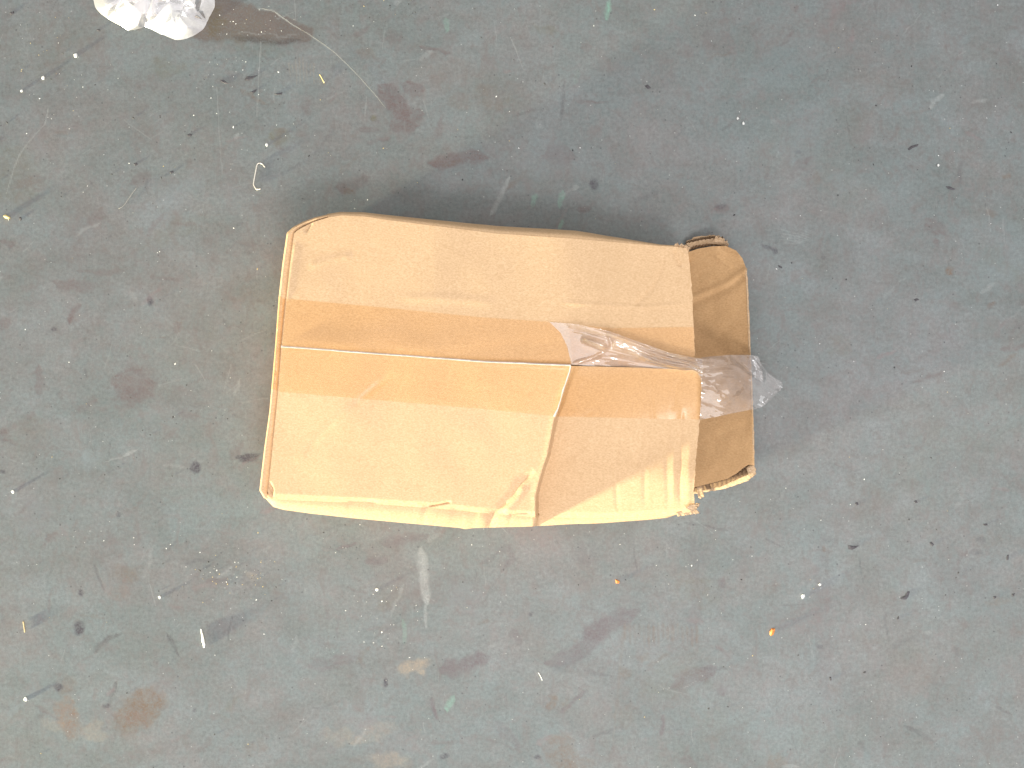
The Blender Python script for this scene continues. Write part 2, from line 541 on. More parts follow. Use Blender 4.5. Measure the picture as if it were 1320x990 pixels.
# narrow dark scuffs
for pts, w, a in [([(727, 105), (726, 140), (723, 165)], 2.5, .45), ([(120, 840), (140, 822), (157, 815)], 3, .6), ([(122, 728), (130, 750), (136, 762)], 2, .55),
                  ([(216, 818), (232, 845)], 3.5, .5), ([(150, 880), (140, 910)], 3, .5), ([(0, 908), (14, 914)], 3, .4), ([(35, 940), (60, 915)], 5, .3),
                  ([(300, 795), (293, 825)], 1, .4), ([(660, 150), (690, 140)], 1.2, .35), ([(870, 180), (885, 164)], 1.2, .35), ([(930, 168), (945, 160)], 1.2, .4),
                  ([(1150, 835), (1165, 826), (1185, 820)], 5, .22), ([(1165, 935), (1205, 955)], 3, .35), ([(1285, 912), (1305, 922)], 2, .4), ([(1230, 835), (1235, 850)], 4, .3),
                  ([(880, 673), (915, 678), (940, 685)], 2, .4), ([(985, 695), (1010, 705)], 1.2, .35), ([(1005, 780), (1040, 780)], 1.2, .35), ([(1022, 945), (1024, 958)], 2, .35),
                  ([(1110, 955), (1114, 968)], 4, .3), ([(640, 755), (625, 775), (660, 715)], .9, .35), ([(818, 705), (820, 735)], 1, .35), ([(375, 650), (385, 705)], 1, .15),
                  ([(405, 700), (440, 712)], 1, .3), ([(110, 475), (113, 487)], 2, .45), ([(288, 410), (292, 422)], 2, .4), ([(400, 690), (425, 683)], 1.3, .3)]:
    stroke(pts, w, w * .7, (0.085, 0.078, 0.08), a, .55, 5, .6)
# flat dark blots
for a_ in [(322, 590, 13, 5.5, -8, DARK, .85), (308, 588, 7, 2.5, 10, DARK, .7), (252, 603, 6.5, 7.5, 0, DARK, .9), (102, 809, 7.5, 8.5, 0, DARK, .85),
           (75, 886, 6, 4.5, 0, DARK, .7), (104, 763, 3, 4.5, 0, DARK, .7), (193, 389, 4, 7, 0, DARK, .75), (498, 880, 3, 6, 0, DARK, .85), (575, 974, 6, 3.5, -20, DARK, .7),
           (692, 975, 3.5, 3, 0, DARK, .7), (990, 320, 8, 3, 20, DARK, .55), (999, 325, 3.5, 3.5, 0, DARK, .6), (138, 911, 5, 3, -20, DARK, .6), (250, 915, 3, 4, 0, DARK, .45),
           (767, 238, 5, 7, -30, DARK, .7), (1030, 197, 5, 3, 0, DARK, .35), (1062, 332, 4, 4, 0, DARK, .35), (1110, 198, 0.1, 0.1, 0, DARK, .1), (1051, 230, 5, 9, 0, BROWN, .3),
           (930, 267, 6, 3, 0, DARK, .45), (480, 152, 4, 4, 0, OLIVE, .8), (472, 70, 14, 8, 20, BROWN, .3), (1258, 711, 8, 4, 0, DARK, .25), (1265, 697, 6, 4, 0, DARK, .3),
           (153, 663, 3, 4, 0, DARK, .6), (71, 423, 4, 3, 0, DARK, .6), (4, 608, 4, 3, 0, DARK, .6), (1063, 708, 3, 4, 0, BROWN, .5), (685, 792, 4, 3, -40, DARK, .5),
           (350, 790, 0.1, .1, 0, DARK, .1), (350, 175, 4, 4, 0, OLIVE, .6), (1058, 835, 4, 3, 0, DARK, .4)]:
    blob(*a_[:7], soft=0.3, warp=7, grain=.2)
blob(395, 740, 1, 1, 0, DARK, .1)
for k in range(170):
    x, y = random.uniform(-30, 1350), random.uniform(-30, 1020)
    ang, L = random.choice([random.gauss(-1.0, 0.5), random.gauss(0.2, 0.5), random.gauss(1.5, 0.2)]), random.uniform(5, 40)
    stroke([(x, y), (x + L * math.cos(ang), y + L * math.sin(ang))], 0.9, 0.6, random.choice([PALE, PALE, (0.08, 0.076, 0.078)]), random.uniform(.12, .38), .5, 3, .4, False)
# scattered small scuffs, stains and dark flecks over the whole sheet
for k in range(230):
    x, y = random.uniform(-30, 1350), random.uniform(-30, 1020)
    ang = random.gauss(-0.5, 0.6)
    L = random.uniform(6, 46)
    c = random.choice([MAROON, MAROON, BROWN, (0.10, .095, .1), PALE, PINK])
    stroke([(x, y), (x + L * .5 * math.cos(ang) + random.uniform(-4, 4), y + L * .5 * math.sin(ang)), (x + L * math.cos(ang), y + L * math.sin(ang))],
           random.uniform(.8, 4.5), random.uniform(.6, 3), c, random.uniform(.12, .42), .6, 8, .7)
for k in range(90):
    x, y = random.uniform(-30, 1350), random.uniform(-30, 1020)
    blob(x, y, random.uniform(8, 45), random.uniform(6, 26), random.uniform(-60, 40), random.choice([MAROON, BROWN, PINK, OLIVE, (0.20, .235, .25)]),
         random.uniform(.10, .28), .7, 40, .8)

pts3 = np.stack([(GX - CX) * S, (CY - GY) * S, np.zeros_like(GX)], axis=-1)
ny, nx = GX.shape
floor_me = mesh_np("floor", pts3.reshape(-1, 3), grid_quads(ny, nx))
att = floor_me.attributes.new("stain", 'FLOAT_COLOR', 'POINT')
att.data.foreach_set("color", stain.reshape(-1).astype(np.float32))

m, nt, b = new_mat("worn_green_grey_floor")
v = node(nt, "ShaderNodeTexCoord").outputs["Object"]
base = mix(nt, ramp(nt, noise_node(nt, v, 5.5, 6, 0.6, 0.4), 0.36, 0.64), (0.146, 0.168, 0.166), (0.172, 0.180, 0.180))
base = mix(nt, ramp(nt, noise_node(nt, scaled(nt, v, (1, 1.3, 1)), 13, 6, 0.65, 0.5), 0.46, 0.68, 0, 0.62), base, (0.184, 0.164, 0.158))
base = mix(nt, ramp(nt, noise_node(nt, v, 9, 5, 0.65), 0.50, 0.70, 0, 0.55), base, (0.150, 0.154, 0.140))
base = mix(nt, ramp(nt, noise_node(nt, scaled(nt, v, (1, 1, 4)), 31, 6, 0.7), 0.52, 0.75, 0, 0.35), base, (0.20, 0.215, 0.225))
gr = noise_node(nt, v, 380, 5, 0.75)
base = mix(nt, 0.8, base, mix(nt, ramp(nt, gr, 0.3, 0.7), (0.72, 0.72, 0.72), (1.28, 1.28, 1.28)), 'MULTIPLY')
m1 = noise_node(nt, v, 75, 6, 0.75, 0.3)
base = mix(nt, ramp(nt, m1, 0.49, 0.66, 0, 0.5), base, (0.178, 0.155, 0.152))
m2 = noise_node(nt, scaled(nt, v, (1.4, 0.8, 1)), 95, 6, 0.75, 0.3)
base = mix(nt, ramp(nt, m2, 0.49, 0.66, 0, 0.45), base, (0.150, 0.182, 0.182))
m3 = noise_node(nt, v, 150, 5, 0.8)
base = mix(nt, ramp(nt, m3, 0.54, 0.68, 0, 0.55), base, (0.120, 0.118, 0.112))
cl = noise_node(nt, scaled(nt, v, (1.0, 1.5, 1)), 17, 7, 0.62, 0.8)
base = mix(nt, 1.0, base, mix(nt, ramp(nt, cl, 0.34, 0.66), (0.915, 0.905, 0.895), (1.085, 1.095, 1.105)), 'MULTIPLY')
cl2 = noise_node(nt, scaled(nt, v, (1.6, 1.0, 1)), 38, 6, 0.7, 1.2)
base = mix(nt, ramp(nt, cl2, 0.54, 0.70, 0, 0.5), base, (0.150, 0.128, 0.122))
# fine dusty streaks
st1 = ramp(nt, noise_node(nt, scaled(nt, v, (14, 1, 1)), 60, 3, 0.6), 0.62, 0.76, 0, 0.22)
base = mix(nt, st1, base, (0.30, 0.31, 0.30))
st2 = ramp(nt, noise_node(nt, scaled(nt, v, (1, 10, 1)), 50, 3, 0.6), 0.62, 0.76, 0, 0.22)
base = mix(nt, st2, base, (0.13, 0.12, 0.12))
at = node(nt, "ShaderNodeAttribute", attribute_name="stain")
amod = ramp(nt, noise_node(nt, v, 700, 3, 0.7), 0.32, 0.68, 0.5, 1.35)
al = math_n(nt, 'MULTIPLY', at.outputs["Alpha"], amod)
al = math_n(nt, 'MINIMUM', al, 1.0)
base = mix(nt, al, base, at.outputs["Color"])
# tiny pale and dark pinpricks in the paint
vo = node(nt, "ShaderNodeTexVoronoi")
vo.inputs["Scale"].default_value = 230
nt.links.new(v, vo.inputs["Vector"])
sel = ramp(nt, node(nt, "ShaderNodeSeparateColor").outputs[0], 0, 1)
sc = [n for n in nt.nodes if n.bl_idname == "ShaderNodeSeparateColor"][0]
nt.links.new(vo.outputs["Color"], sc.inputs[0])
pin = math_n(nt, 'MULTIPLY', math_n(nt, 'LESS_THAN', vo.outputs["Distance"], 0.11), math_n(nt, 'GREATER_THAN', sc.outputs[0], 0.90))
base = mix(nt, math_n(nt, 'MULTIPLY', pin, 0.55), base, (0.42, 0.42, 0.40))
pin2 = math_n(nt, 'MULTIPLY', math_n(nt, 'LESS_THAN', vo.outputs["Distance"], 0.16), math_n(nt, 'GREATER_THAN', sc.outputs[1], 0.93))
base = mix(nt, math_n(nt, 'MULTIPLY', pin2, 0.6), base, (0.07, 0.068, 0.07))
nt.links.new(base, b.inputs["Base Color"])
rg = ramp(nt, noise_node(nt, v, 24, 5), 0.3, 0.7, 0.52, 0.68)
nt.links.new(rg, b.inputs["Roughness"])
b.inputs["Specular IOR Level"].default_value = 0.35
hgt = math_n(nt, 'ADD', math_n(nt, 'MULTIPLY', noise_node(nt, v, 60, 5), 1.0), math_n(nt, 'MULTIPLY', gr, 0.35))
hgt = math_n(nt, 'SUBTRACT', hgt, math_n(nt, 'MULTIPLY', at.outputs["Alpha"], 0.35))
bump(nt, b, hgt, 0.25, 0.0006)
link("floor", floor_me, m, kind="structure")

# ------------------------------------------------------------------ the cardboard box
SEAM = [(361, 447), (500, 457), (620, 466), (737, 471), (850, 474), (897, 476)]
RIDGE = [(737, 471), (734, 482), (727, 502), (722, 520), (714, 540), (710, 562), (705, 588), (700, 602), (694, 622), (690, 640), (690, 667)]


def seam_y(x):
    a = np.array(SEAM, float)
    return np.interp(x, a[:, 0], a[:, 1])


def ridge_x(y):
    a = np.array(RIDGE, float)
    return np.interp(y, a[:, 1], a[:, 0])


PXM = 0.00053       # metres per photo pixel at the height of the box top


def crease(x, y, pts, w, amp, fade=0.15):
    d, t = polydist(x, y, pts)
    e = np.clip(np.minimum(t, 1 - t) / fade, 0, 1) if fade else 1
    return 0.6 * amp * np.exp(-(d / w) ** 2) * e


def low_edge(x):
    return np.interp(x, [343, 460, 560, 610, 690, 780, 860, 900], [643, 648, 655, 660, 667, 668, 664, 661])


def ztop(px, py, lower):
    """height of the top of the box at a photo pixel (two flaps, crushed at the right)"""
    ys_ = seam_y(px)
    d = (py - ys_)
    z = np.full(np.shape(px), 0.0800)
    if not lower:
        z = z + 0.045 * np.abs(d) * PXM
        z = z - 0.085 * np.clip(px - 735, 0, 400) * PXM * sstep(0, 60, px - 735)
        z = z - 0.030 * np.clip(px - 560, 0, 400) * PXM
        z += crease(px, py, [(779, 300), (779, 380)], 3, -0.0007)
        z += crease(px, py, [(857, 322), (853, 345), (842, 372), (820, 392), (812, 405)], 3.0, -0.0011)
        z += crease(px, py, [(720, 390), (770, 393), (830, 396), (893, 391)], 3.0, 0.0009)
        z += crease(px, py, [(395, 345), (430, 333), (455, 328)], 5, 0.0005)
        z += crease(px, py, [(790, 422), (895, 420)], 2.0, -0.0003)
        z += crease(px, py, [(510, 385), (560, 384), (640, 390)], 6, 0.0005)
        z += crease(px, py, [(393, 300), (398, 292), (402, 286)], 2.0, -0.0022, 0.3)
        z += crease(px, py, [(382, 310), (377, 340), (370, 390)], 2.5, 0.0007)
        z += crease(px, py, [(868, 322), (878, 345)], 3.5, -0.0018)
        z += crease(px, py, [(875, 318), (886, 330)], 2.5, 0.0016)
        z += crease(px, py, [(800, 410), (790, 425)], 4, 0.0006)
        # crushed rounded corner at the upper left
        dc = (px - 372) * 0.55 + (py - 275) * 0.83
        z -= 0.0025 * (1 - sstep(0, 34, dc)) * (px < 470)
    else:
        pass
        rx = ridge_x(py)
        q = np.clip(px - rx, 0, 400)
        right = sstep(0, np.interp(py, [470, 520, 560, 600], [9, 7, 5, 4.5]), q)
        dd = np.clip(d, 0, None) * PXM
        z = z - dd * 0.11 - 0.0255 * right * sstep(-25, 125, d) + (-0.09 + 0.25 * sstep(10, 150, d)) * q * PXM
        z += crease(px, py, RIDGE, 4.0, 0.0006, 0)
        # bent lower border in front of the crushed part
        le = low_edge(px)
        # soft rounding towards the front fold on the left part
        e2 = np.clip(7 - (le - py), 0, None) * PXM
        z = z - 0.40 * e2
        # creases
        z += crease(px, py, [(385, 592), (430, 545), (465, 515), (480, 502), (508, 480)], 4.5, -0.0009)
        z += crease(px, py, [(380, 598), (425, 552), (460, 520)], 4.5, 0.0006)
        z += crease(px, py, [(625, 668), (645, 655), (663, 635), (672, 620), (690, 607)], 5.5, -0.0024)
        z += crease(px, py, [(650, 662), (668, 640), (676, 624)], 5, 0.0014)
        z += crease(px, py, [(545, 654), (565, 650), (582, 647)], 2.0, -0.0013)
        z += crease(px, py, [(580, 655), (620, 661)], 2.2, -0.0009)
        z += crease(px, py, [(448, 646), (470, 646), (490, 648)], 1.8, -0.0011)
        z += crease(px, py, [(345, 622), (350, 632), (350, 642)], 2.2, -0.0022, 0.3)
        z += crease(px, py, [(552, 652.5), (566, 649.5), (582, 647)], 1.2, -0.0018)
        z += crease(px, py, [(626, 667), (642, 657), (656, 646)], 1.2, -0.0018)
        z += crease(px, py, [(660, 640), (672, 622), (688, 607)], 1.3, -0.0010)
        z += crease(px, py, [(347, 620), (351, 630), (351.5, 641)], 1.3, -0.0024, 0.2)
        z += crease(px, py, [(655, 664), (668, 661), (684, 661)], 1.4, -0.0014)
        z += crease(px, py, [(740, 540), (745, 500), (752, 486)], 4, -0.0006)
        z += crease(px, py, [(735, 600), (760, 575), (775, 540)], 5, 0.0006)
        z += crease(px, py, [(712, 572), (745, 545), (765, 527)], 3, 0.0007)
        z += crease(px, py, [(797, 560), (793, 610), (796, 660)], 3.0, -0.0005)
        z += crease(px, py, [(832, 545), (828, 570), (818, 610)], 3.0, -0.0005)
        z += crease(px, py, [(838, 560), (831, 610), (831, 655)], 3.2, -0.0005)
        z += crease(px, py, [(838, 500), (842, 545)], 3.0, 0.0006)
        z += crease(px, py, [(861, 535), (859, 590), (862, 660)], 3.2, -0.0005)
        z += crease(px, py, [(868, 560), (868, 650)], 2.6, 0.0005)
        z += crease(px, py, [(879, 520), (876, 590), (877, 655)], 3.0, -0.0010)
        z += crease(px, py, [(890, 560), (888, 600), (887, 655)], 4.5, 0.0008)
        z += crease(px, py, [(872, 490), (868, 530)], 3.0, 0.0007)
        z -= 0.0022 * sstep(898, 906, px)
    z = z + (fbm(px / 90, py / 90, 41, 2) - 0.5) * 0.0016 + (fbm(px / 17, py / 17, 51, 3) - 0.5) * 0.00008
    return z


box = bpy.data.objects.new("cardboard_box", None)
COL.objects.link(box)
box.location = (0, 0, 0)
box["label"] = "crushed brown cardboard box lying on the floor with its taped top and right end open"
box["category"] = "box"

# top flaps --------------------------------------------------------
up_top = [(379, 301), (384, 296.5), (393, 291.5), (406, 285.5), (424, 280), (441, 277.5), (470, 279), (500, 283.5), (560, 291), (640, 301), (740, 307.5), (780, 311), (850, 317), (872, 318), (886, 320)]
up_left = [(379, 301), (374, 340), (368.5, 390), (363, 446)]
up_right = [(886, 320), (889, 340), (892, 372), (894, 420), (897, 475)]
up_bot = [(363, 446.2), (500, 456.2), (620, 465.2), (737, 470.2), (850, 473.2), (897, 475)]
lo_top = [(363, 447.4), (500, 457.4), (620, 466.4), (737, 471.6), (850, 474.6), (893, 477), (901, 481)]
lo_left = [(363, 447), (358.5, 505), (351, 580), (345.5, 634)]
lo_bot = [(345.5, 634), (347, 640), (354, 644), (460, 648), (560, 655), (610, 660), (690, 667), (780, 668), (845, 665), (880, 662), (897, 656)]
lo_right = [(901, 481), (905, 490), (904, 520), (902, 541), (899, 575), (896.5, 600), (894, 640), (897, 656)]


def jag(pts, n, amp, seed):
    r = np.random.default_rng(seed)
    p = resample(pts, n)
    p[1:-1] += r.normal(0, amp, (n - 2, 2))
    return p


def flap(name, t, bo, l, r, lower, nu, nv):
    g = coons(t, bo, l, r, nu, nv)
    z = ztop(g[..., 0], g[..., 1], lower)
    V, Q = solid_sheet(PA(g[..., 0], g[..., 1], z), 0.0030)
    me = mesh_np(name, V, Q)
    o = link("top_flap", me, M['card'], box)
    md = o.modifiers.new("edges", 'EDGE_SPLIT')
    md.split_angle = math.radians(55)
    return o


uf = flap("top_flap_upper", up_top, up_bot, up_left, jag(up_right, 40, 0.35, 1), False, 520, 180)
lf = flap("top_flap_lower", lo_top, lo_bot, lo_left, jag(lo_right, 40, 0.4, 2), True, 560, 210)
uf["label"] = "upper half of the box top, rounded at its left corner"
lf["label"] = "lower half of the box top with a diagonal dent and a crushed right part"

# side walls -------------------------------------------------------
def wall(name, fold, sil, base_w, ztfun, zmid, label, mat='card', rows=26, n=200, out_n=None):
    """fold: px polyline at the top fold; sil: px polyline of the bulge; base_w: world xy polyline at the floor"""
    f = resample(fold, n)
    s = resample(sil, n)
    bw = resample(base_w, n)
    zf = ztfun(f[:, 0], f[:, 1]) - 0.0006
    p0 = PA(f[:, 0], f[:, 1], zf)
    zm = zf * zmid
    p1 = PA(s[:, 0], s[:, 1], zm)
    p2 = np.stack([bw[:, 0], bw[:, 1], np.full(n, 0.0012)], axis=-1)
    tt = np.linspace(0, 1, rows)
    out = []
    for t in tt:
        if t <= 0.5:
            q = t / 0.5
            w = q ** 0.62                     # rounded shoulder: out quickly, then down
            xy = p0[:, :2] * (1 - w)[..., None] + p1[:, :2] * w[..., None] if np.ndim(w) else p0[:, :2] * (1 - w) + p1[:, :2] * w
            z = p0[:, 2] * (1 - q ** 1.25) + p1[:, 2] * q ** 1.25
        else:
            q = (t - 0.5) / 0.5
            w = q ** 1.6
            xy = p1[:, :2] * (1 - w) + p2[:, :2] * w
            z = p1[:, 2] * (1 - q) + p2[:, 2] * q
        out.append(np.concatenate([xy, z[:, None]], axis=1))
    g = np.array(out)
    u = np.linspace(0, 1, n)[None, :]
    wob = (fbm(u * 9 + 0 * g[..., 2], g[..., 2] * 25, 61, 2) - 0.5) * 0.0016 * np.sin(np.pi * np.linspace(0, 1, rows))[:, None]
    return g, wob


Z = lambda lower: (lambda a, c: ztop(a, c, lower))
KB = S

def wb(pts):
    return [((x - CX) * S, (CY - y) * S) for x, y in pts]


back_fold = up_top[4:]
back_sil = [(424, 277), (440, 274.5), (470, 274.5), (484, 276), (560, 284), (640, 292), (740, 297), (800, 306.5), (850, 316.5), (872, 318), (887, 321)]
g, w = wall("back_wall", back_fold, back_sil, wb([(430, 298), (560, 308), (700, 318), (890, 336)]), Z(False), 0.70, "")
g[..., 1] += w
V, Q = solid_sheet(g, 0.0028, np.array([0, -1, 0]))
o = link("back_wall", mesh_np("back_wall", V, Q), M['card'], box)

front_fold = lo_bot[1:-1] + [(890, 659)]
front_sil = [(341, 641), (352, 653), (366, 657), (400, 662), (460, 668.5), (560, 677.5), (592, 680), (600, 682), (610, 680.5), (690, 678.5), (780, 674), (860, 668), (873, 663.5), (893, 661)]
g, w = wall("front_wall", front_fold, front_sil, wb([(352, 632), (500, 655), (700, 655), (890, 628)]), Z(True), 0.92, "")
g[..., 1] -= w
V, Q = solid_sheet(g[:, ::-1], 0.0028, np.array([0, 1, 0]))
o = link("front_wall", mesh_np("front_wall", V, Q), M['card'], box)

led_in = [(424, 279.6), (406, 284.8), (393, 290.5), (384, 295.8), (379, 300.5), (374, 340), (368.5, 390), (363, 446.5), (358.5, 505), (351, 580), (345.5, 634), (349, 643)]
led_out = [(424, 277.4), (406, 281.5), (391, 287), (379, 293.5), (370.5, 302), (365, 340), (360, 385), (355.5, 447), (348, 530), (341, 580), (335, 632), (341, 642)]
NL = 240


def zend(a, c):
    return np.where(c > 447, ztop(a, c, True), ztop(a, c, False))


li, lout = resample(led_in, NL), resample(led_out, NL)
zi = zend(li[:, 0] + 1, np.clip(li[:, 1], 277, 660))
ker = np.ones(9) / 9
zi = np.convolve(np.pad(zi, 4, mode='edge'), ker, mode='valid')
led = []
for sft, dz in ((0.0, -0.0030), (0.10, -0.0036), (0.28, -0.0018), (0.55, -0.0014), (0.85, -0.0008), (0.97, -0.0010), (1.0, -0.0022)):
    w_ = li * (1 - sft) + lout * sft
    led.append(PA(w_[:, 0], w_[:, 1], zi + dz + (fbm(li[:, 1] / 22, li[:, 0] / 30 + sft, 66, 2) - 0.5) * 0.0008))
led = np.array(led)
V, Q = solid_sheet(led[:, ::-1], 0.0026)
ledge = link("end_flap_edge", mesh_np("end_flap_edge", V, Q), M['card'], box, label="narrow folded edge of the closed left end")
end_g, w = wall("end_wall", led_out[::-1], [(a + 7, c_ + (3 if c_ < 300 else (-3 if c_ > 600 else 0))) for a, c_ in led_out[::-1]], wb([(352, 632), (358, 560), (370, 440), (382, 330), (400, 312), (430, 298)]),
                lambda a, c_: np.interp(np.arange(len(a)), np.linspace(0, len(a) - 1, NL), zi[::-1]) - 0.0024, 0.62, "")
V, Q = solid_sheet(end_g, 0.0024, np.array([1, 0, 0]))
o = link("end_wall", mesh_np("end_wall", V, Q), M['card'], box)

# bottom panel (box floor) ------------------------------------------
bx = [(355, 632), (890, 628), (890, 338), (432, 300), (400, 312), (384, 330)]
bm = bmesh.new()
f0 = bm.faces.new([bm.verts.new(((x - CX) * S, (CY - y) * S, 0.0016)) for x, y in bx])
ex = bmesh.ops.extrude_face_region(bm, geom=[f0])
bmesh.ops.translate(bm, verts=[e for e in ex['geom'] if isinstance(e, bmesh.types.BMVert)], vec=(0, 0, 0.0026))
bmesh.ops.recalc_face_normals(bm, faces=bm.faces)
me = bpy.data.meshes.new("bottom_panel")
bm.to_mesh(me)
bm.free()
link("bottom_panel", me, M['card_in'], box)

# open end flap hinged at the bottom, sticking out to the right ---------
ef_top = [(868, 332), (884, 326), (900, 320.5), (918, 317.5), (936, 317), (949, 323), (957, 333), (962, 346)]
ef_right = [(962, 346), (964, 380), (966, 440), (969, 500), (971, 550), (972, 600)]
ef_bot = [(868, 634), (900, 627), (920, 622), (938, 617), (950, 610), (958, 603), (965, 599), (972, 600)]
ef_left = [(868, 332), (868, 634)]


def zef(x, y):
    t = np.clip((x - 870) / 100, 0, 1)
    z = 0.0058 + 0.0285 * t ** 1.35
    z = z + crease(x, y, [(885, 388), (910, 376), (935, 366), (964, 346)], 4.0, 0.0020, 0.02)
    z = z - crease(x, y, [(885, 394), (910, 383), (935, 373), (960, 355)], 5.0, 0.0016, 0.05)
    z = z + crease(x, y, [(920, 328), (935, 340), (945, 345)], 2.5, 0.0012)
    z = z - crease(x, y, [(925, 318), (940, 327), (952, 329)], 2.5, 0.0014)
    z = z + 0.004 * np.exp(-((y - 318) / 10.0) ** 2) * t
    z = z - crease(x, y, [(900, 445), (962, 430)], 6, 0.0006) - crease(x, y, [(925, 560), (970, 545)], 6, 0.0007)
    z = z + (fbm(x / 40, y / 40, 71, 3) - 0.5) * 0.003
    return z


eg = coons(ef_top, ef_bot, ef_left, jag(ef_right, 60, 0.3, 5), 90, 170)
et = PA(eg[..., 0], eg[..., 1], zef(eg[..., 0], eg[..., 1]))
V, Q = solid_sheet(et, 0.0006)
end_flap = link("end_flap", mesh_np("end_flap", V, Q), M['card_in'], box, label="bottom end flap pulled open at the right, inner side up, torn edges")
md = end_flap.modifiers.new("edges", 'EDGE_SPLIT')
md.split_angle = math.radians(55)


# torn lower border: outer liner reaching further out, with the wavy fluting between
def ribbon(name, a, bb, za, zb, n, jitter, seed, mat, parent, label=None, rows=5, th=0.0005):
    r = np.random.default_rng(seed)
    A = resample(a, n)
    B = resample(bb, n) + r.normal(0, jitter, (n, 2))
    t = np.linspace(0, 1, rows)[:, None, None]
    g = A[None] * (1 - t) + B[None] * t
    tz = np.linspace(0, 1, rows)[:, None]
    za = np.array(zl(A, za)) if isinstance(za, float) else np.interp(np.linspace(0, 1, n), np.linspace(0, 1, len(za)), za)
    zb = np.array(zl(B, zb)) if isinstance(zb, float) else np.interp(np.linspace(0, 1, n), np.linspace(0, 1, len(zb)), zb)
    z = za[None] * (1 - tz) + zb[None] * tz + r.normal(0, 0.00009, (rows, n))
    V, Q = solid_sheet(PA(g[..., 0], g[..., 1], z), th)
    return link(name, mesh_np(name, V, Q), mat, parent, label=label)


def zl(pts, off):
    return [max(0.0009, float(zef(np.array([p[0]], float), np.clip(np.array([p[1]], float), 322, 618))[0]) + off) for p in pts]


LA = [(868, 632), (900, 625), (920, 620), (938, 615), (950, 608), (958, 601), (970, 598)]
LB = [(868, 642), (902, 635.5), (930, 631), (950, 625), (964, 620), (974.5, 611)]
ribbon("outer_liner", LA, LB, -0.0052, -0.0036, 60, 0.3, 8, M['card_torn'], end_flap)


def flutes(name, line, n_wave, z_line, amp, mat, parent, width):
    """fluting paper between the liners: a wave running along the torn line"""
    n = n_wave * 8
    L = resample(line, n)
    zz = np.array(zl(L, z_line)) if isinstance(z_line, float) else np.interp(np.linspace(0, 1, n), np.linspace(0, 1, len(z_line)), z_line)
    ph = np.linspace(0, n_wave * 2 * math.pi, n)
    r = np.random.default_rng(3)
    rows = 4
    g = np.zeros((rows, n, 3))
    for k in range(rows):
        off = width * (k / (rows - 1) - 0.5)
        yy = L[:, 1] + off + (r.normal(0, 0.5, n) if k in (0, rows - 1) else 0)
        g[k] = PA(L[:, 0], yy, zz + amp * np.sin(ph))
    V, Q = solid_sheet(g, 0.0003)
    return link(name, mesh_np(name, V, Q), mat, parent)


rim = resample(ef_right, 60)
rimz = zef(rim[:, 0], rim[:, 1]) + 0.0002
ribbon("raw_edge", rim - [1.2, 0], rim + [0.9, 0], rimz[::6], rimz[::6] - 0.0006, 60, 0.25, 55, M['card_torn'], end_flap, rows=3, th=0.0024)
flutes("fluting", [(872, 633), (900, 629), (930, 622.5), (952, 613), (968, 605)], 16, -0.0034, 0.00025, M['flute'], end_flap, 8.5)
# frayed upright nub at the lower right corner and the little torn tab by the top flap
for k, (a_, b_, n_, jt, da, db) in enumerate([
        ([(962, 603), (966, 600), (972, 600)], [(966, 616), (972, 614), (975, 606)], 14, 0.7, -0.0004, -0.0012),
        ([(898, 627), (901, 625), (905, 626)], [(899, 641), (903, 643), (907, 640)], 12, 0.5, -0.0010, 0.0012)]):
    ribbon("torn_tab", a_, b_, float(da), float(db), n_, jt, 12 + k, M['card_torn'], end_flap)
# torn upper border of the end flap: liners peeled apart with fluting between
for k, (a_, b_, n_, jt, da, db) in enumerate([
        ([(884, 321), (898, 316.5), (912, 314.5), (925, 315), (936, 318)], [(884, 314), (897, 310.5), (910, 308.5), (924, 307), (933, 309)], 40, 0.45, -0.0030, 0.0010),
        ([(885, 315), (897, 311), (908, 309), (920, 308), (931, 310)], [(885, 311), (896, 305.5), (908, 303.5), (920, 303), (928, 303.5)], 40, 0.4, -0.0050, -0.0030),
        ([(918, 312), (926, 312), (934, 314), (938, 318)], [(922, 306), (929, 305.5), (936, 310), (941, 319)], 30, 0.9, 0.0012, 0.0028)]):
    ribbon("torn_strip", a_, b_, float(da), float(db), n_, jt, 21 + k, M['card_torn'], end_flap)
FL = [(884, 318), (900, 313.5), (915, 311), (932, 311)]
flutes("fluting", FL, 11, zl(FL, -0.0030), 0.0005, M['flute'], end_flap, 12)
# shredded corner of the upper top flap and of the front fold
for k, (a, bb) in enumerate([([(868, 320), (873, 317), (877, 318)], [(870, 314.5), (873, 313.5), (876, 316)]),
                             ([(874, 319), (880, 318), (887, 322)], [(877, 314), (884, 316.5), (889, 319)]),
                             ([(880, 322), (884, 321), (887, 324)], [(883, 315.5), (886, 315), (888.5, 318)])]):
    zt = float(ztop(np.array([875.]), np.array([325.]), False)[0])
    ribbon("frayed_paper", a, bb, [zt - .001] * 3, [zt + .0012, zt + .0006, zt + .001], 16, 0.6, 31 + k, M['card_torn'], uf)
zt = float(ztop(np.array([890.]), np.array([655.]), True)[0])
ribbon("frayed_paper", [(872, 661), (884, 657), (894, 652)], [(874, 665.5), (888, 663.5), (902, 661.5)], [zt - .002] * 3, [zt - .003, zt - .003, zt - .002], 26, 0.5, 41, M['card_torn'], lf)
ribbon("frayed_paper", [(884, 655), (889, 651), (895, 650)], [(892, 660), (897, 657), (901, 650)], [zt + .003] * 3, [zt + .0005, zt + .001, zt + .002], 18, 0.9, 42, M['card_torn'], lf)
ribbon("frayed_paper", [(893, 653), (896, 650), (898, 648)], [(899, 655), (901, 652), (902, 649)], [zt + .001] * 3, [zt + .0025, zt + .0015, zt + .003], 12, 0.9, 43, M['card_torn'], lf)

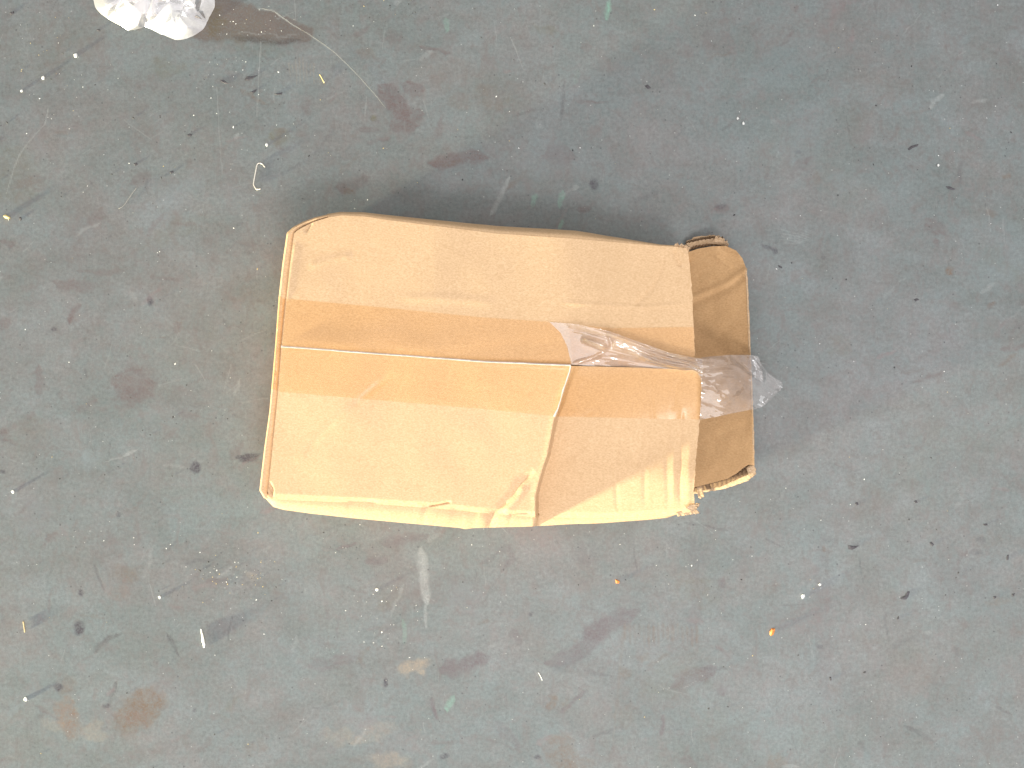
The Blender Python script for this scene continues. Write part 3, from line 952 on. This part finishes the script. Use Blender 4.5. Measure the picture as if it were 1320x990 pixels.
# packing tape -------------------------------------------------------
LIFT = 0.00045
tape_up = coons([(369.5, 385), (500, 397), (620, 409), (708, 415)], [(363.5, 446), (500, 456.2), (620, 465), (736, 470)],
                [(369.5, 385), (363.5, 446)], [(708, 415), (722, 428), (731, 446), (736, 470)], 240, 60)
zu = ztop(tape_up[..., 0], tape_up[..., 1], False) + LIFT
dse = seam_y(tape_up[..., 0]) - tape_up[..., 1]
zu += 0.0009 * np.exp(-(dse / 3.0) ** 2)
tape_lo = coons([(363.5, 447), (500, 457.2), (620, 466), (737, 471.2), (850, 475), (892, 478), (900, 482)], [(359, 505), (500, 517), (620, 527), (720, 537), (902, 541)],
                [(363.5, 447), (359, 505)], [(900, 482), (904, 492), (903.5, 520), (902, 541)], 330, 60)
zl = ztop(tape_lo[..., 0], tape_lo[..., 1], True) + LIFT
dse = tape_lo[..., 1] - seam_y(tape_lo[..., 0])
zl += 0.0009 * np.exp(-(dse / 3.0) ** 2) * (tape_lo[..., 0] < 745)
Va = PA(tape_up[..., 0], tape_up[..., 1], zu).reshape(-1, 3)
Vb = PA(tape_lo[..., 0], tape_lo[..., 1], zl).reshape(-1, 3)
# run over the left edge and down the end wall
sel_ = np.where((li[:, 1] < 504) & (li[:, 1] > 386) & (li[:, 0] < 372))[0]
te = led[1:, sel_] + np.array([0, 0, 0.0005]) + (fbm(li[sel_, 1] / 6, np.zeros(len(sel_)), 68, 2)[None, :, None] - 0.4) * np.array([0, 0, 0.0014])
te = np.concatenate([te, te[-1:] + np.array([0.001, 0, -0.02])])
Q = np.concatenate([grid_quads(60, 240), grid_quads(60, 330, len(Va)), grid_quads(te.shape[0], te.shape[1], len(Va) + len(Vb))])
me = mesh_np("packing_tape", np.concatenate([Va, Vb, te.reshape(-1, 3)]), Q)
tape = link("packing_tape", me, M['tape'], box, label="clear amber tape stuck along the seam of the box top")

sr = resample([(362, 446.6), (500, 456.8), (620, 465.8), (736, 471)], 160)  # tape bridging the seam, its glint painted as a whitish strip
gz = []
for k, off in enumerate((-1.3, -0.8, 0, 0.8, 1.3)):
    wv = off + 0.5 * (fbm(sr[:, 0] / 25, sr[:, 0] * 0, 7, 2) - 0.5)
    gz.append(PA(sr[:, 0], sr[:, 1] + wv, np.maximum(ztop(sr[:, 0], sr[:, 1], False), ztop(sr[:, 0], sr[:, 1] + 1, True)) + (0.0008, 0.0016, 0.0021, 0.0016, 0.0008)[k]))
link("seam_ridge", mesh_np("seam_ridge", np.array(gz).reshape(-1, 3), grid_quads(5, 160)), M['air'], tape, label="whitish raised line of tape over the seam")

wr = resample([(736.5, 472), (735, 480), (729, 497), (724, 513), (720, 527), (716, 537)], 50)  # tape wrinkle on the dent; the white highlight is in its haze colour
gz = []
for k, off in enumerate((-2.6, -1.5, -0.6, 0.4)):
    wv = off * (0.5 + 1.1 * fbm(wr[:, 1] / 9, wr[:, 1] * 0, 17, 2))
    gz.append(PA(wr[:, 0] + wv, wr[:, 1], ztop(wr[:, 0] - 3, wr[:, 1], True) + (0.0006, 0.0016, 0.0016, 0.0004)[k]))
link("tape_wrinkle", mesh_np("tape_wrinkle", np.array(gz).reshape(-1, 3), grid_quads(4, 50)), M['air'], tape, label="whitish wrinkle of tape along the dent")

# old tape mark on the upper flap: a second strip still stuck under the lifted film
old = coons([(733, 418), (790, 423), (895, 421.5)], [(738, 469.6), (850, 472.6), (896, 474)], [(733, 418), (738, 469.6)], [(895, 421.5), (896, 474)], 90, 40)
zo = ztop(old[..., 0], old[..., 1], False) + 0.0004
link("tape_remnant", mesh_np("tape_remnant", PA(old[..., 0], old[..., 1], zo).reshape(-1, 3), grid_quads(40, 90)), M['tape'], tape)

# loose, twisted part of the tape ---------------------------------------
fa = coons([(708, 415), (745, 418), (785, 427), (825, 441), (862, 453), (905, 461)], [(737, 470), (775, 473), (820, 475), (860, 476.5), (890, 478), (906, 486)],
           [(708, 415), (722, 428), (731, 446), (737, 470)], [(905, 461), (906, 472), (906, 486)], 150, 60)
x, y = fa[..., 0], fa[..., 1]
vv = np.linspace(0, 1, 60)[:, None]
uu = np.linspace(0, 1, 150)[None, :]
zt_up = ztop(x, y, False)
lift = 0.0006 + 0.0135 * sstep(0.0, 0.45, uu) * np.sin(np.pi * np.clip(1 - vv, 0, 1) * 0.55 + 0.05)
z = zt_up + lift * (1 - 0.35 * uu)
for pts, wd, am in [([(750, 436), (770, 443), (784, 450)], 4.0, .0060), ([(780, 427), (840, 450), (905, 466)], 3.2, .0070), ([(800, 440), (850, 462), (905, 472)], 2.6, .0030),
                    ([(785, 432), (790, 450)], 2.5, -.0024), ([(810, 452), (850, 468), (895, 478)], 2.6, .0056), ([(830, 442), (870, 458), (905, 464)], 1.8, .0024),
                    ([(737, 470), (765, 461), (782, 452)], 2.2, .0018)]:
    z = z + crease(x, y, pts, wd, am, 0.2)
z += (fbm(uu * 2.5 + vv * 2, vv * 8 - uu * 3, 81, 3) - 0.5) * 0.0024 * sstep(0, 0.25, uu)
z += 0.0011 * np.sin(2 * np.pi * (vv * 4.2 + 0.35 * np.sin(uu * 5) + 0.2)) * sstep(0.2, 0.85, uu) * (0.5 + vnoise(vv * 6 + 0 * uu, uu * 2 + 0 * vv, 4))
V1 = PA(x, y, z).reshape(-1, 3)

fb = coons([(897, 462), (915, 459.5), (940, 457.5), (968, 457.5), (977, 459), (982, 470), (990, 481), (1001, 489), (1006, 491)],
           [(902, 541), (925, 537), (945, 532.5), (972, 527.5), (981, 525), (990, 519), (999, 509), (1007, 503)],
           [(897, 462), (903, 480), (904.5, 500), (902, 541)], jag([(1006, 491), (1009.5, 497), (1007, 503)], 10, 0.4, 77), 120, 80)
x, y = fb[..., 0], fb[..., 1]
uu = np.linspace(0, 1, 120)[None, :]
vv = np.linspace(0, 1, 80)[:, None]
z0 = ztop(np.minimum(x, 902.), np.maximum(y, 478.), True)
z = 0.0685 - 0.020 * uu ** 1.2 + 0.0 * x
zs = ztop(np.full_like(x, 902.), np.clip(y, 480, 541), True) + 0.0008
zs = np.where(y < 480, zs + 0.006 * sstep(480, 464, y), zs)
z = zs * (1 - sstep(-0.1, 0.7, uu)) + (0.060 - 0.022 * uu) * sstep(-0.1, 0.7, uu)
for pts, wd, am in [([(880, 460), (905, 463), (930, 469), (955, 478), (972, 487), (985, 492)], 6.5, .0040), ([(900, 474), (930, 480), (960, 488)], 5.0, .0024), ([(940, 458), (962, 475), (984, 494)], 3.0, -.0024),
                    ([(915, 495), (930, 512), (950, 500), (962, 490)], 3.5, .0016), ([(925, 519), (945, 509), (960, 497)], 4.0, .0020), ([(970, 460), (982, 478), (984, 494)], 2.2, .0030),
                    ([(985, 520), (996, 508), (1004, 502)], 3.0, .0040), ([(918, 495), (926, 506)], 2.0, .0022), ([(972, 525), (985, 505)], 5, -.0014)]:
    z = z + crease(x, y, pts, wd, am, 0.12)
z += (fbm(x / 36 + y / 50, y / 13 - x / 22, 91, 3) - 0.5) * 0.0034
z += 0.0007 * np.sin(2 * np.pi * (vv * 7 - 0.6 * uu)) * (1 - sstep(0.05, 0.75, uu)) * (1 - sstep(0.25, 0.6, vv))
V2 = PA(x, y, z).reshape(-1, 3)
# folded-back corner of the film, a second layer
fc = coons([(966, 458), (978, 460)], [(970, 486), (985, 493)], [(966, 458), (963, 472), (970, 486)], jag([(978, 460), (983, 475), (985, 493)], 12, 0.5, 6), 20, 40)
x, y = fc[..., 0], fc[..., 1]
z = 0.046 + 0.003 * np.sin((x - 964) / 6) + (fbm(x / 6, y / 6, 95, 2) - 0.5) * 0.002
V3 = PA(x, y, z).reshape(-1, 3)
Q = np.concatenate([grid_quads(60, 150), grid_quads(80, 120, len(V1)), grid_quads(40, 20, len(V1) + len(V2))])
link("loose_tape_end", mesh_np("loose_tape_end", np.concatenate([V1, V2, V3]), Q), M['film'], tape, label="clear peeled tape twisted and hanging over the right edge of the box")

# ------------------------------------------------------------------ white plastic bag (cut by the frame)
bag = bpy.data.objects.new("plastic_bag", None)
COL.objects.link(bag)
bag.location = P(195, -30, 0)
bag["label"] = "crumpled white translucent plastic bag at the upper left edge of the picture"
bag["category"] = "bag"


def crumple(name, outline, zmax, seed, mat, label=None, facets=40, lo=0.0012, zpow=1.0):
    """crumpled film: random peaks and valleys triangulated into sharp flat facets"""
    from mathutils.geometry import delaunay_2d_cdt
    r = np.random.default_rng(seed)
    ol = resample(list(outline) + [outline[0]], 44)[:-1]
    ol = ol + r.normal(0, 0.5, ol.shape)
    n = len(ol)
    pts = [Vector(p) for p in ol]
    c = ol.mean(axis=0)
    while len(pts) < n + facets:
        k = r.integers(n)
        t = r.random() ** 0.6 * 0.93
        p = c + (ol[k] - c) * t + r.normal(0, 2, 2)
        pts.append(Vector(p))
    vo_, _, fo, ov, _, _ = delaunay_2d_cdt(pts, [(k, (k + 1) % n) for k in range(n)], [], 1, 0.3)
    A = np.array([tuple(p) for p in vo_])
    dmin = np.min(np.hypot(A[:, None, 0] - ol[None, :, 0], A[:, None, 1] - ol[None, :, 1]), axis=1)
    dome = np.clip(dmin / 26.0, 0, 1) ** 0.7
    z = lo + zmax * dome * r.uniform(0.45, 1.0, len(A)) ** zpow
    W = PA(A[:, 0], A[:, 1], z) - np.array(bag.location)
    me = bpy.data.meshes.new(name)
    me.from_pydata([tuple(p) for p in W], [], [tuple(f) for f in fo])
    o = link(name, me, mat, bag, label=label)
    md = o.modifiers.new("soften", 'SUBSURF')
    md.subdivision_type = 'SIMPLE'
    md.levels = md.render_levels = 2
    md2 = o.modifiers.new("round", 'SMOOTH')
    md2.factor = 0.5
    md2.iterations = 1
    for f in me.polygons:
        f.use_smooth = True
    return o


crumple("bag_body", [(128, -60), (118, -20), (121, 2), (123, 13), (134, 22), (148, 29), (165, 39), (183, 38), (186, 34), (205, 27), (220, 18), (240, 12), (262, 8), (266, -10), (268, -60), (200, -85)],
        0.026, 5, M['bag_in'], "dense white folded part of the bag", facets=46)
crumple("bag_edge", [(180, -40), (176, 10), (184, 34), (196, 38), (210, 46), (226, 52), (236, 51.5), (252, 45), (264, 36), (270, 22), (277, 8), (279, -20), (276, -50)],
        0.015, 14, M['bag'], "thin see-through rim of the bag", facets=70, lo=0.001)

# ------------------------------------------------------------------ small things lying on the floor
def tube(name, pts, rad, mat, label, cat, group=None, sides=6, res=4):
    p = resample(pts, max(2, len(pts) * res), 2)
    n = len(p)
    V, Q = [], []
    for i in range(n):
        a = p[max(0, i - 1)]
        c = p[min(n - 1, i + 1)]
        d = Vector(c) - Vector(a)
        d.normalize()
        s = d.cross(Vector((0, 0, 1)))
        if s.length < 1e-6:
            s = Vector((1, 0, 0))
        s.normalize()
        u = s.cross(d)
        r = rad(i / (n - 1)) if callable(rad) else rad
        for k in range(sides):
            t = 2 * math.pi * k / sides
            V.append(Vector(p[i]) + s * (math.cos(t) * r) + u * (math.sin(t) * r))
    for i in range(n - 1):
        for k in range(sides):
            Q.append((i * sides + k, i * sides + (k + 1) % sides, (i + 1) * sides + (k + 1) % sides, (i + 1) * sides + k))
    o0 = Vector(p.mean(axis=0))
    o0.z = 0
    caps = [[k for k in range(sides)][::-1], [(n - 1) * sides + k for k in range(sides)]]
    me = bpy.data.meshes.new(name)
    me.from_pydata([tuple(v - o0) for v in V], [], Q + caps)
    for f in me.polygons:
        f.use_smooth = True
    o = link(name, me, mat, None, label, cat, group)
    o.location = o0
    return o


tube("staple", [P(341.5, 215.5, .0022), P(339, 212, .0014), P(336.3, 210.2, .0009), P(333.5, 210.2, .0008), P(331.3, 211.8, .0007), P(330, 219, .0007), P(328.3, 228, .0007), P(326.7, 237, .0007),
                P(327.5, 239.5, .0008), P(330, 243.6, .001), P(331.5, 244.3, .0014), P(336, 243.5, .0026)], 0.00048, M['steel'],
     "bent pale metal staple lying left above the box", "staple", res=5)
tube("thread", [P(338, 11, .0012), P(352, 14, .001), P(364, 22, .0012), P(374, 30, .0008), P(395, 42, .0010), P(425, 62, .0008), P(450, 85, .0008), P(475, 112, .0007), P(497, 139, .0006)], 0.00008, M['hair'],
     "long pale thread running from the brown patch toward the maroon stain", "thread", sides=5)
tube("bristle", [P(153, 269, .0006), P(159, 266, .0008), P(164, 259, .001), P(170, 250, .001), P(177, 241, .0006)], 0.0002, M['hair'],
     "short curved pale bristle left of the staple", "bristle", sides=5)
tube("straw_bit", [P(412, 96, .0008), P(415, 101, .0010), P(418, 107, .0008)], 0.00035, M['yellow'], "tiny yellowish fibre above and right of the staple", "fibre", sides=5)
tube("straw_bit", [P(30, 801, .0008), P(31, 808, .0010), P(32, 815, .0008)], 0.0005, M['straw'], "tan straw bit near the lower left edge", "straw", sides=5)
tube("straw_bit", [P(694, 867, .0008), P(697, 872, .0010), P(699, 877, .0008)], 0.0003, M['white'], "tiny white fibre below the box, right of the maroon smear", "fibre", sides=5)


def chip(name, outline, z, th, mat, label, cat, group=None, dome=0.0, seed=0):
    """thin uneven scrap with an outline in px"""
    ol = np.array(outline, float)
    c = ol.mean(axis=0)
    r = np.random.default_rng(seed + 5)
    n = len(ol)
    o0 = np.array(P(c[0], c[1], 0))
    ring = [np.array(P(a, bb, z + r.uniform(0, th * 0.4))) - o0 for a, bb in ol]
    mid = [np.array(P(c[0] + (a - c[0]) * .55, c[1] + (bb - c[1]) * .55, z + th + dome * .7 + r.uniform(-.3, .3) * th)) - o0 for a, bb in ol]
    top = [np.array(P(c[0], c[1], z + th + dome)) - o0]
    bot = [np.array(P(a, bb, max(0.00012, z - th * 0.2))) - o0 for a, bb in ol]
    V = ring + mid + top + bot
    F = []
    for i in range(n):
        j = (i + 1) % n
        F += [(j, i, n + i, n + j), (n + j, n + i, 2 * n), (i, j, 2 * n + 1 + j, 2 * n + 1 + i)]
    F.append(tuple(2 * n + 1 + k for k in range(n)))
    me = bpy.data.meshes.new(name)
    me.from_pydata([tuple(v) for v in V], [], F)
    bm = bmesh.new()
    bm.from_mesh(me)
    bmesh.ops.recalc_face_normals(bm, faces=bm.faces)
    bm.to_mesh(me)
    bm.free()
    o = link(name, me, mat, None, label, cat, group)
    o.location = tuple(o0)
    return o


chip("wood_splinter", [(258.2, 810.5), (260, 810.8), (261, 815), (262.6, 820), (263.8, 826), (264.6, 831), (263.6, 835), (262, 835), (261, 829), (259.8, 827.5), (259.6, 820)], .0006, .0014, M['paper'],
     "white pointed splinter standing out at the lower left", "splinter", dome=.0008)
chip("orange_chip", [(992, 818), (992, 814), (995, 810), (999, 810), (999, 813), (997, 818), (994, 820)], .0003, .0012, M['orange'], "orange chip lying at the lower right of the box", "chip", dome=.0008)
chip("orange_chip", [(793, 747), (796, 747.5), (799, 749.5), (798, 752), (794, 752)], .0003, .001, M['orange'], "small orange crumb just below the box", "crumb", dome=.0005, seed=3)
chip("yellow_crumb", [(4, 278), (7, 276.5), (12, 279), (13.5, 281), (11, 282.5), (6, 281)], .0003, .0014, M['yellow'], "pale yellow crumb at the left edge of the picture", "crumb", dome=.001)
WG = "white crumbs on the floor"
for x, y, rr, lab in [(97.5, 71.5, 3.2, "largest white crumb, below the left of the plastic bag"), (55.5, 100, 2.4, "white crumb left of and below the largest one"),
                      (28, 117, 2.0, "white crumb near the upper left edge of the floor"), (33, 901.5, 2.6, "white crumb at the lower left corner beside rust stains"),
                      (1035, 768.5, 3.0, "white crumb on the bare floor right below the box"), (1057, 753.5, 1.8, "small white crumb just right of a larger one"),
                      (486, 760, 2.4, "white crumb below the box beside a pale scrape"), (16.5, 634, 2.3, "white crumb low on the left edge"),
                      (958.5, 159, 1.9, "lower of a pair of white crumbs above the box"), (951, 152.5, 1.7, "upper of a pair of white crumbs above the box"),
                      (344, 186.5, 2.0, "white crumb above and right of the staple"), (1209.5, 213, 1.8, "white crumb at the upper right"), (206, 770, 2.0, "white crumb above the white splinter")]:
    n = 7
    ol = [(x + rr * random.uniform(.75, 1.15) * math.cos(2 * math.pi * k / n), y + rr * 1.15 * random.uniform(.75, 1.15) * math.sin(2 * math.pi * k / n)) for k in range(n)]
    chip("white_crumb", ol, .0003, .0009, M['white'], lab, "crumb", WG, dome=.0006, seed=int(x))

DG = "dark scraps on the floor"
darks = [([(1093, 703), (1101, 704), (1107, 703.5), (1104, 706), (1098, 709), (1094, 708)], "wedge-shaped dark scrap right of and below the box"),
         ([(1170, 762), (1173, 762.5), (1171, 769), (1168, 773), (1162, 772.5), (1160, 771), (1166, 769)], "hooked dark scrap at the lower right"),
         ([(1170, 192), (1175, 188), (1184, 185.5), (1183, 188.5), (1177, 190.5), (1172, 194)], "slanted dark scrap at the upper right"),
         ([(1219, 240), (1225, 240.5), (1232, 244), (1228, 245), (1222, 243.5)], "small dark scrap below and right of the slanted one"),
         ([(831, 110.5), (835, 109), (839.5, 113.5), (835, 114.5)], "dark crumb high above the right end of the box"),
         ([(315, 103), (318, 98.5), (325, 98.5), (333, 96.5), (326, 101), (319, 104.5)], "long dark flake under the brown patch"),
         ([(283, 103), (288, 103), (292, 106), (296, 108), (291, 108.5), (286, 106)], "crooked dark flake left of the long one"),
         ([(322, 119), (331, 115), (330, 118), (325, 121)], "thin dark flake below the long one"),
         ([(353, 121), (359, 120), (364, 119), (363, 122), (356, 122.5)], "dark crumbled flake right of the long one"),
         ([(241, 174), (245, 172), (248, 174), (245, 176), (242, 176)], "dark crumb midway between the bag and the staple"),
         ([(1198, 700), (1201, 698.5), (1204, 702), (1202, 704.5)], "dark crumb at right, beyond the wedge-shaped scrap"),
         ([(1267, 675.5), (1273, 675), (1273, 677.5), (1268, 677.5)], "small flat dark bar near the right edge"),
         ([(1298, 716), (1300.5, 715), (1300, 722), (1297.5, 722)], "upright dark sliver at the right edge"),
         ([(1156, 798), (1158.5, 794), (1159, 797), (1157, 800)], "tiny dark sliver under the hooked scrap"),
         ([(1003, 341.5), (1008, 344), (1008.5, 346), (1004, 344.5)], "dark crumb just right of the open end flap"),
         ([(1178, 386), (1182, 384.5), (1185, 386), (1180, 388.5)], "dark crumb at right, level with the box top"),
         ([(223, 220), (218, 222), (220, 224), (224, 222.5)], "dark square crumb left of the staple"),
         ([(172, 211), (176, 209.5), (177.5, 212), (174, 214)], "dark crumb below the long pale scratch"),
         ([(12, 16), (18, 14.5), (18, 18), (14, 19.5)], "dark crumb in the upper left corner"),
         ([(124, 38), (128, 37.5), (129.5, 40), (126, 40.5)], "dark crumb just below the plastic bag"),
         ([(24.5, 280), (27, 279.5), (28, 283), (26, 285), (24.5, 283)], "black crumb beside the pale yellow one"),
         ([(1069, 873), (1071.5, 872.5), (1072, 877), (1070, 877.5)], "short dark sliver below the white crumb at lower right"),
         ([(1102, 648.5), (1105.5, 647.5), (1107, 650), (1104, 652)], "dark crumb above the wedge-shaped scrap"),
         ([(1178, 646), (1181.5, 645), (1183, 648), (1180, 649)], "dark crumb far right of the box corner"),
         ([(1280, 769), (1284, 768.5), (1284, 771), (1281, 772)], "dark crumb above the rusty streak at the right"),
         ([(1304, 766), (1308, 765), (1307.5, 768), (1305, 769)], "dark crumb at the right edge beyond the rusty streak")]
for k, (ol, lab) in enumerate(darks):
    chip("dark_scrap", ol, .0002, .0005, M['dark'], lab, "scrap", DG, seed=k)


# dust and grit too small to count ------------------------------------------
def grit(name, mat, label, count, lo, hi, seed, clusters=()):
    r = np.random.default_rng(seed)
    V, T = [], []
    for k in range(count):
        if clusters and r.random() < 0.45:
            cx, cy, sx, sy = clusters[r.integers(len(clusters))]
            x, y = r.normal(cx, sx), r.normal(cy, sy)
        else:
            x, y = r.uniform(-30, 1350), r.uniform(-30, 1020)
        a = (lo + (hi - lo) * r.random() ** 3.2) * S
        an = r.uniform(0, 3.14)
        el = r.uniform(1, 1.9)
        cx, cy, _ = P(x, y)
        b0 = len(V)
        for q in range(4):
            t = an + q * math.pi / 2
            m_ = a * (el if q % 2 == 0 else 1) * r.uniform(.7, 1.2)
            V.append((cx + m_ * math.cos(t), cy + m_ * math.sin(t), 0.00015 + 0.2 * a))
        V.append((cx, cy, 0.0002 + a * 0.9))
        V.append((cx, cy, 0.0001))
        for q in range(4):
            T.append((b0 + q, b0 + (q + 1) % 4, b0 + 4))
            T.append((b0 + (q + 1) % 4, b0 + q, b0 + 5))
    link(name, mesh_np(name, V, None, T, False), mat, None, label, "dust", None, "stuff")


grit("pale_dust", M['white'], "tiny pale specks of dust scattered over the floor", 340, 0.3, 0.95, 101,
     [(320, 28, 34, 10), (70, 110, 50, 50), (490, 790, 30, 45), (290, 745, 25, 18), (560, 760, 60, 60), (180, 120, 80, 60), (1240, 130, 40, 60), (910, 720, 25, 40), (340, 130, 40, 50), (300, 720, 60, 20)])
grit("dark_grit", M['black'], "tiny dark specks of grit scattered over the floor", 300, 0.4, 1.3, 202,
     [(1230, 720, 60, 50), (120, 110, 70, 80), (370, 150, 60, 60), (520, 10, 60, 10), (1130, 160, 60, 80), (300, 740, 40, 30), (1150, 900, 80, 40), (230, 560, 60, 70)])
grit("tan_dust", M['straw'], "tiny tan crumbs scattered over the floor", 110, 0.35, 1.0, 303, [(275, 750, 22, 12), (60, 60, 40, 40), (330, 750, 20, 15)])
